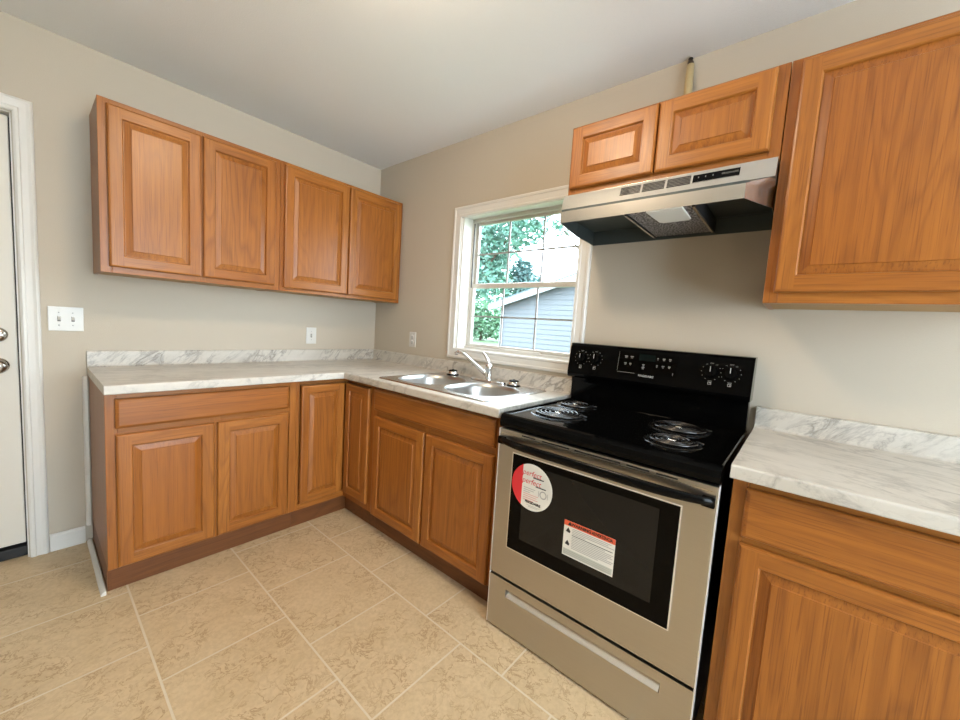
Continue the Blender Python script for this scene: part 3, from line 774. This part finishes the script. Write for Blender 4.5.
for i, (w_, mt) in enumerate(((.052, 'ink_grey'), (.046, 'ink_grey'), (.03, 'ink_grey'), (.066, 'ink_red'), (.060, 'ink_red'), (.066, 'ink_red'), (.045, 'ink_red'))): line(-.034+w_/2, -.006-.0078*i, w_, .0022, mt)
for i in range(20):
    a = 2*math.pi*i/20; x, y = .052+.013*math.cos(a), -.014+.013*math.sin(a); quad(b, q(x, y), -.002, .002, -.002, .002, 'ink_grey')
line(.033, -.014, .002, .022, 'ink_grey'); line(.071, -.014, .002, .022, 'ink_grey')
b.text('FRIGIDAIRE', .0135, 'ink', q(.010, -.0595), bold=.0006)
line(.012, -.071, .058, .0016, 'ink_grey'); line(.012, -.076, .042, .0016, 'ink_grey')
tag(b.build('round_sticker', dr, recalc=False), 'round white sticker with a red edge')
b = MB(); x0, x1, z0, z1 = .318, .502, .452, .581; W_, H_ = x1-x0, z1-z0; cx, cz = (x0+x1)/2, (z0+z1)/2
quad(b, FM(cx, cz), -W_/2, W_/2, -H_/2, H_/2, 'paper'); q = lambda x, y: FM(cx+x, cz+y, -.0046)
quad(b, q(0, H_/2-.0095), -W_/2, W_/2, -.0095, .0095, 'orange_red'); quad(b, q(0, -H_/2+.015), -W_/2+.003, W_/2-.003, -.011, .011, 'paper_foot')
q = lambda x, y: FM(cx+x, cz+y, -.0050)
b.text('WARNING', .0150, 'ink', q(-.028, H_/2-.0095), bold=.0006); b.text('ADVERTENCIA', .0150, 'ink', q(.047, H_/2-.0095), bold=.0006, sx=.72)
b.face([q(-.070, H_/2-.0095) @ Vector(p) for p in ((-.008, -.006, 0), (.008, -.006, 0), (0, .008, 0))], 'ink')
for yy in (.030, -.016):
    b.face([q(-.075, yy) @ Vector(p) for p in ((-.009, -.006, 0), (.006, -.009, 0), (.009, -.002, 0), (.0, .010, 0), (-.004, .004, 0))], 'ink')
for i in range(13):
    yy = .040-.0058*i; ln = (.14, .13, .15, .05, .146, .12, .15, .143, .148, .13, .15, .146, .10)[i]
    quad(b, q(-.060+ln/2, yy), -ln/2, ln/2, -.0011, .0011, 'ink_grey' if i != 4 else 'ink')
for i in range(3): quad(b, q(0, -H_/2+.0085+.0062*i), -.085, .085, -.0009, .0009, 'ink_grey')
tag(b.build('warning_sticker', dr, recalc=False), 'white warning sticker with an orange-red header')
# storage drawer with recessed pull
b = MB(); wz0, wz1 = .013, .226; px0, px1, pz0, pz1 = .086, .674, .158, .192
b.box(.004, px0, .0, .028, wz0, wz1, 'steel_x'); b.box(px1, RW-.004, .0, .028, wz0, wz1, 'steel_x')
b.box(px0, px1, .0, .028, wz0, pz0, 'steel_x'); b.box(px0, px1, .0, .028, pz1, wz1, 'steel_x'); b.box(px0, px1, .022, .028, pz0, pz1, 'black_matte')
dw = b.build('storage_drawer', rg)
b = MB(); b.prism([(.0, pz0), (-.002, pz0+.003), (.001, pz0+.006), (.0215, pz1-.010), (.0215, pz0)], 'x', px0+.003, px1-.003, 'steel_edge'); b.build('recessed_pull', dw)
for x in (.0015, RW-.004): MB().box(x, x+.0025, -.001, .029, wz0, dz1, 'steel_bright').build('edge_strip', rg)

# ------------------------------------------------------------------ range hood
hd = thing('range_hood', 'stainless range hood under the short cabinet above the stove', 'range hood', (-.300, -1.8625, 1.690), RB)
HWD = .746
b = MB()
# upper band (flush ends) : local y from 0 (=cabinet face) forward is negative
b.prism([(-.028, .143), (-.052, .078), (-.034, .076), (-.010, .143)], 'x', .0, HWD, 'steel_hood')
b.prism([(-.010, .143), (-.028, .143), (-.028, .1442), (-.010, .1442)], 'x', .0, HWD, 'steel_hood')
for x0, x1 in ((0, .004), (HWD-.004, HWD)): b.prism([(-.012, .143), (-.040, .076), (.296, .076), (.296, .143)], 'x', x0, x1, 'steel_hood')
b.box(.004, HWD-.004, -.012, .296, .139, .143, 'hood_in')
# flared skirt: tapers towards the front lip
top = [(0, .296), (0, -.010), (.030, -.070), (HWD-.060, -.070), (HWD, -.010), (HWD, .296)]
bot = [(.003, .296), (.008, .10), (.037, -.108), (HWD-.069, -.108), (HWD-.004, .020), (HWD-.004, .296)]
lip0 = [(.0, .296), (.005, .10), (.034, -.112), (HWD-.067, -.112), (HWD-.002, .020), (HWD-.002, .296)]
zt, zm, zb = .0778, .050, .004
ZB = [-.006, -.002, .004, .004, -.001, -.006]
top = [(0, .296), (0, -.030), (.012, -.048), (HWD-.014, -.048), (HWD, -.030), (HWD, .296)]
for i in range(5):
    b.face([(*top[i], zt), (*top[i+1], zt), (*lip0[i+1], zm), (*lip0[i], zm)], 'steel_hood')
    b.face([(*lip0[i], zm), (*lip0[i+1], zm), (*lip0[i+1], ZB[i+1]), (*lip0[i], ZB[i])], 'steel_hood')
    b.face([(*lip0[i], ZB[i]), (*lip0[i+1], ZB[i+1]), (*bot[i+1], ZB[i+1]+.001), (*bot[i], ZB[i]+.001)], 'steel_edge')
    b.face([(*bot[i], ZB[i]+.001), (*bot[i+1], ZB[i+1]+.001), (*bot[i+1], .060), (*bot[i], .060)], 'hood_in')
b.build('hood_shell', hd, recalc=False)
b = MB(); b.face([(x, y, .060) for x, y in bot], 'hood_in'); b.box(.004, HWD-.004, .290, .296, -.006, .076, 'hood_in'); b.build('hood_interior', hd)
b = MB(); fx0, fx1 = .308, .528
b.prism([(-.085, .010), (.285, .006), (.285, .056), (-.085, .056)], 'x', fx0, fx1, 'filter')
b.build('grease_filter', hd)
for x in (fx0-.010, fx1):
    b = MB(); b.prism([(-.092, .006), (.290, .002), (.290, .058), (-.092, .058)], 'x', x, x+.010, 'black_matte'); b.prism([(-.092, .0035), (.290, -.0005), (.290, .002), (-.092, .006)], 'x', x, x+.007, 'steel_edge'); b.build('filter_rail', hd)
b = MB(); lx0, lx1 = .378, .500
b.prism([(lx0, -.098), (lx1, -.098), (lx1-.004, .052), (lx0+.004, .066), (lx1-.014, .066)][:3]+[(lx1-.014, .066), (lx0+.018, .066), (lx0+.006, .050)], 'z', .0035, .012, 'lens', .002); b.build('light_lens', hd)
sl = math.atan2(.024, .065)
def HM(x, s, lift=.0008):
    n = Vector((0, -math.cos(sl), math.sin(sl))); u = Vector((0, math.sin(sl), math.cos(sl))); p = Vector((x, -.052, .078))+u*s+n*lift
    return Matrix(((1, 0, 0, p.x), (0, u.y, n.y, p.y), (0, u.z, n.z, p.z), (0, 0, 0, 1)))
for x0, x1 in ((.252, .329), (.337, .416), (.424, .502)):
    b = MB(); m = HM((x0+x1)/2, .041)
    for i in range(6): quad(b, m @ Matrix.Translation((0, -.0155+.0062*i, 0)), -(x1-x0)/2, (x1-x0)/2, -.0019, .0019, 'black_matte')
    b.build('vent_louvre', hd)
b = MB(); m = HM(.579, .041)
for dx, dy, s, mt in ((0, 0, (.072, .0165), 'steel_edge'),): quad(b, m, -s[0], s[0], -s[1], s[1], mt)
quad(b, m @ Matrix.Translation((0, 0, .0006)), -.070, .070, -.0150, .0150, 'black_plastic')
for x in (-.052, -.030, -.008): 
    quad(b, m @ Matrix.Translation((x, 0, .0010)), -.010, .010, -.008, .008, 'black'); quad(b, m @ Matrix.Translation((x, .002, .0014)), -.0012, .0012, -.003, .003, 'mark_grey')
b.text('FRIGIDAIRE', .0095, 'mark_grey', m @ Matrix.Translation((.042, .001, .0012)))
b.build('switch_panel', hd)

# ------------------------------------------------------------------ wall plates, cable
def plate(name, label, cat, loc, rz, wd, ht, kind, group=None):
    t = thing(name, label, cat, loc, rz, group)
    MB().box(-wd/2, wd/2, -.0065, -.0006, -ht/2, ht/2, 'plate', .0025).build('cover_plate', t)
    if kind == 'toggle2': xs = (-.023, .023)
    else: xs = (0,)
    for x in xs:
        if kind.startswith('toggle'):
            b = MB(); b.box(x-.0055, x+.0055, -.0075, -.006, -.012, .012, 'plate_dark'); b.prism([(-.006, -.006), (-.006, .009), (-.020, .016), (-.022, .010), (-.010, -.006)], 'x', x-.0045, x+.0045, 'plate', .001)
            b.build('toggle_switch', t)
            for z in (-.030, .030): MB().lathe([(.0032, -.006), (.0032, -.0078), (.001, -.0082)], (x, 0, z), 'screw', 'y', 12).build('screw', t)
        else:
            for z in (-.020, .020):
                b = MB(); b.lathe([(.0165, -.006), (.0165, -.0085), (.001, -.0088)], (0, 0, z), 'plate', 'y', 24)
                b.box(-.0075, -.0050, -.0095, -.0085, z-.002, z+.008, 'plate_dark'); b.box(.0050, .0075, -.0095, -.0085, z-.002, z+.007, 'plate_dark'); b.box(-.002, .002, -.0095, -.0085, z-.010, z-.006, 'plate_dark')
                b.build('socket', t)
            MB().lathe([(.003, -.006), (.003, -.0078), (.001, -.0082)], (0, 0, 0), 'screw', 'y', 12).build('screw', t)
plate('switch_plate', 'white double toggle switch plate on the wall beside the entry door', 'light switch', (-1.748, 0, 1.150), 0, .118, .116, 'toggle2')
plate('switch_plate', 'white single switch plate above the counter left of the room corner', 'light switch', (-.540, 0, 1.096), 0, .074, .118, 'toggle1')
plate('electrical_outlet', 'white duplex outlet between the room corner and the window', 'outlet', (0, -.492, 1.110), RB, .072, .112, 'outlet')
cb = thing('cable_stub', 'yellowed cable stub running down the wall onto the short cabinet over the hood', 'cable', (-.012, -2.243, 2.134))
b = MB(); b.tube([(-.020, -.006, .002), (-.016, .000, .10), (-.008, .003, .20), (-.004, .004, .270)], [.019, .018, .0165, .0155], 'cable', 12); b.build('cable_sheath', cb)
b = MB(); b.tube([(-.004, .004, .268), (-.002, .006, .284), (.004, .008, .300)], [.012, .012, .010], 'copper', 8); b.build('wire_end', cb)

# ------------------------------------------------------------------ ceiling lamp (above the frame)
lp = thing('ceiling_light', 'round flush ceiling light with a frosted dome over the kitchen floor', 'ceiling light', (LAMP_POS[0], LAMP_POS[1], H))
MB().lathe([(.150, -.001), (.150, -.018), (.140, -.022)], (0, 0, 0), 'plate', seg=40).build('lamp_base', lp)
M['lamp'] = emit('lit_frosted_dome', LAMP_COLOR, LAMP_POWER)
MB().lathe([(.138, -.022), (.134, -.045), (.112, -.075), (.075, -.095), (.035, -.105), (.002, -.107)], (0, 0, 0), 'lamp', seg=40, caps=False).build('lamp_shade', lp)

# ------------------------------------------------------------------ outdoors
GZ = -.35
tag(MB().box(.16, 60, -30, 60, GZ-.2, GZ, 'grass').build('ground'), 'lawn behind the house', kind='structure')
sh = thing('garden_shed', 'pale lap-sided shed with a low gable roof seen through the window', 'shed', (6.0, .62, GZ))
slope = .287; yl, pk, yr = 2.62, 0.0, -2.62; ze = 1.80-GZ; zp = ze+slope*yl
b = MB(); z = 0; lap = .115
while z < zp-.02:
    z2 = min(z+lap, zp-.01)
    hw = yl if z2 <= ze else (zp-z2)/slope
    hw0 = yl if z <= ze else (zp-z)/slope
    b.face([(-.012, hw, z), (-.012, -hw, z), (.004, -hw, z2), (.004, hw, z2)], 'siding'); b.face([(-.012, hw, z), (-.012, -hw, z), (.004, -hw, z-.0), (.004, hw, z-.0)], 'siding')
    z += lap
b.box(.006, 3.5, -yl, yl, 0, ze, 'siding'); b.prism([(-yl, ze), (yl, ze), (0, zp)], 'x', .006, 3.5, 'siding')
b.build('shed_wall', sh)
ov = .26
b = MB(); b.prism([(yl+.24, ze-slope*.24+.06), (0, zp+.06), (-yl-.24, ze-slope*.24+.06), (-yl-.24, ze-slope*.24+.10), (0, zp+.11), (yl+.24, ze-slope*.24+.10)], 'x', -ov, 3.7, 'shingle'); b.build('roof', sh)
b = MB(); b.prism([(yl+.24, ze-slope*.24-.08), (0, zp-.08), (-yl-.24, ze-slope*.24-.08), (-yl-.24, ze-slope*.24+.06), (0, zp+.06), (yl+.24, ze-slope*.24+.06)], 'x', -ov-.02, -ov+.02, 'fascia')
b.prism([(yl+.24, ze-slope*.24+.02), (0, zp+.02), (-yl-.24, ze-slope*.24+.02), (-yl-.24, ze-slope*.24+.06), (0, zp+.06), (yl+.24, ze-slope*.24+.06)], 'x', -ov+.02, .004, 'fascia'); b.build('fascia', sh)
b = MB(); b.box(-.03, .05, yl-.06, yl+.02, 0, ze, 'fascia'); b.build('corner_board', sh)

def crown(mb, blobs, n, size, mat, rng):
    k = mb.mi(mat)
    tot = sum(r[3]*r[4]*r[5] for r in blobs)
    for cx, cy, cz, rx, ry, rz in blobs:
        for _ in range(int(n*rx*ry*rz/tot)):
            d = Vector((rng.gauss(0, 1), rng.gauss(0, 1), rng.gauss(0, 1))).normalized(); rr = rng.random()**.4
            p = Vector((cx+d.x*rx*rr, cy+d.y*ry*rr, cz+d.z*rz*rr))
            a = Vector((rng.uniform(-1, 1), rng.uniform(-1, 1), rng.uniform(-.6, .6))).normalized(); u = a.cross(Vector((rng.uniform(-1, 1), rng.uniform(-1, 1), rng.uniform(-1, 1)))).normalized()
            s = size*rng.uniform(.6, 1.3)
            f = mb.bm.faces.new([mb.bm.verts.new(q) for q in (p-a*s, p+u*s*.5, p+a*s, p-u*s*.5)]); f.material_index = k
def tree(name, label, loc, blobs, n, size, mat, trunk_h, trunk_r, seed):
    rng = random.Random(seed); t = thing(name, label, 'tree', loc, 0, 'trees behind the shed')
    b = MB(); b.tube([(0, 0, -.02), (.05, .02, trunk_h*.5), (0, .1, trunk_h)], [trunk_r, trunk_r*.8, trunk_r*.5], 'bark', 10)
    for cx, cy, cz, rx, ry, rz in blobs: b.tube([(0, .05, trunk_h*.6), (cx*.5, cy*.5, (trunk_h*.6+cz)*.5+.2), (cx, cy, cz)], [trunk_r*.5, trunk_r*.3, trunk_r*.12], 'bark', 7)
    b.build('trunk', t)
    b = MB(); crown(b, blobs, n, size, mat, rng); b.build('foliage', t, recalc=False); return t
# big leafy tree, left of the view
tree('leafy_tree', 'big leafy tree filling the left window panes', (18.0, 16.0, GZ), [(0, -2.2, 7.2, 2.4, 2.2, 2.2), (-.5, -5.0, 8.1, 2.0, 1.7, 1.6), (.5, -.6, 5.4, 2.4, 2.2, 2.0), (0, -2.7, 4.6, 1.8, 1.4, 1.4)], 5200, .22, 'leaf', 4.5, .25, 1)
tree('leafy_tree', 'dark rounded tree behind the shed roof', (22.0, 13.6, GZ), [(0, 0, 4.6, 1.5, 1.7, 1.3), (0, .1, 5.8, 1.0, .9, 1.0), (0, -1.2, 4.2, 1.2, 1.3, .8)], 2600, .2, 'leaf2', 3.0, .16, 2)
tree('leafy_tree', 'tree whose high branches show beside the range hood', (16.0, 5.0, GZ), [(0, 1.7, 8.6, 1.5, 1.4, 1.2), (0, -.1, 8.2, 1.4, 1.2, 1.0), (0, 2.4, 6.9, .7, .5, .5)], 1500, .2, 'leaf', 6.5, .18, 3)
tree('leafy_bush', 'tall green bush at the far edge of the lawn beside the shed', (31.0, 25.0, GZ), [(0, 0, 2.5, 2.4, 2.7, 2.4), (.6, 2.8, 2.3, 2.4, 2.6, 2.2), (0, -3.0, 2.0, 2.0, 2.4, 1.9)], 5200, .26, 'bush', 2.2, .16, 4)
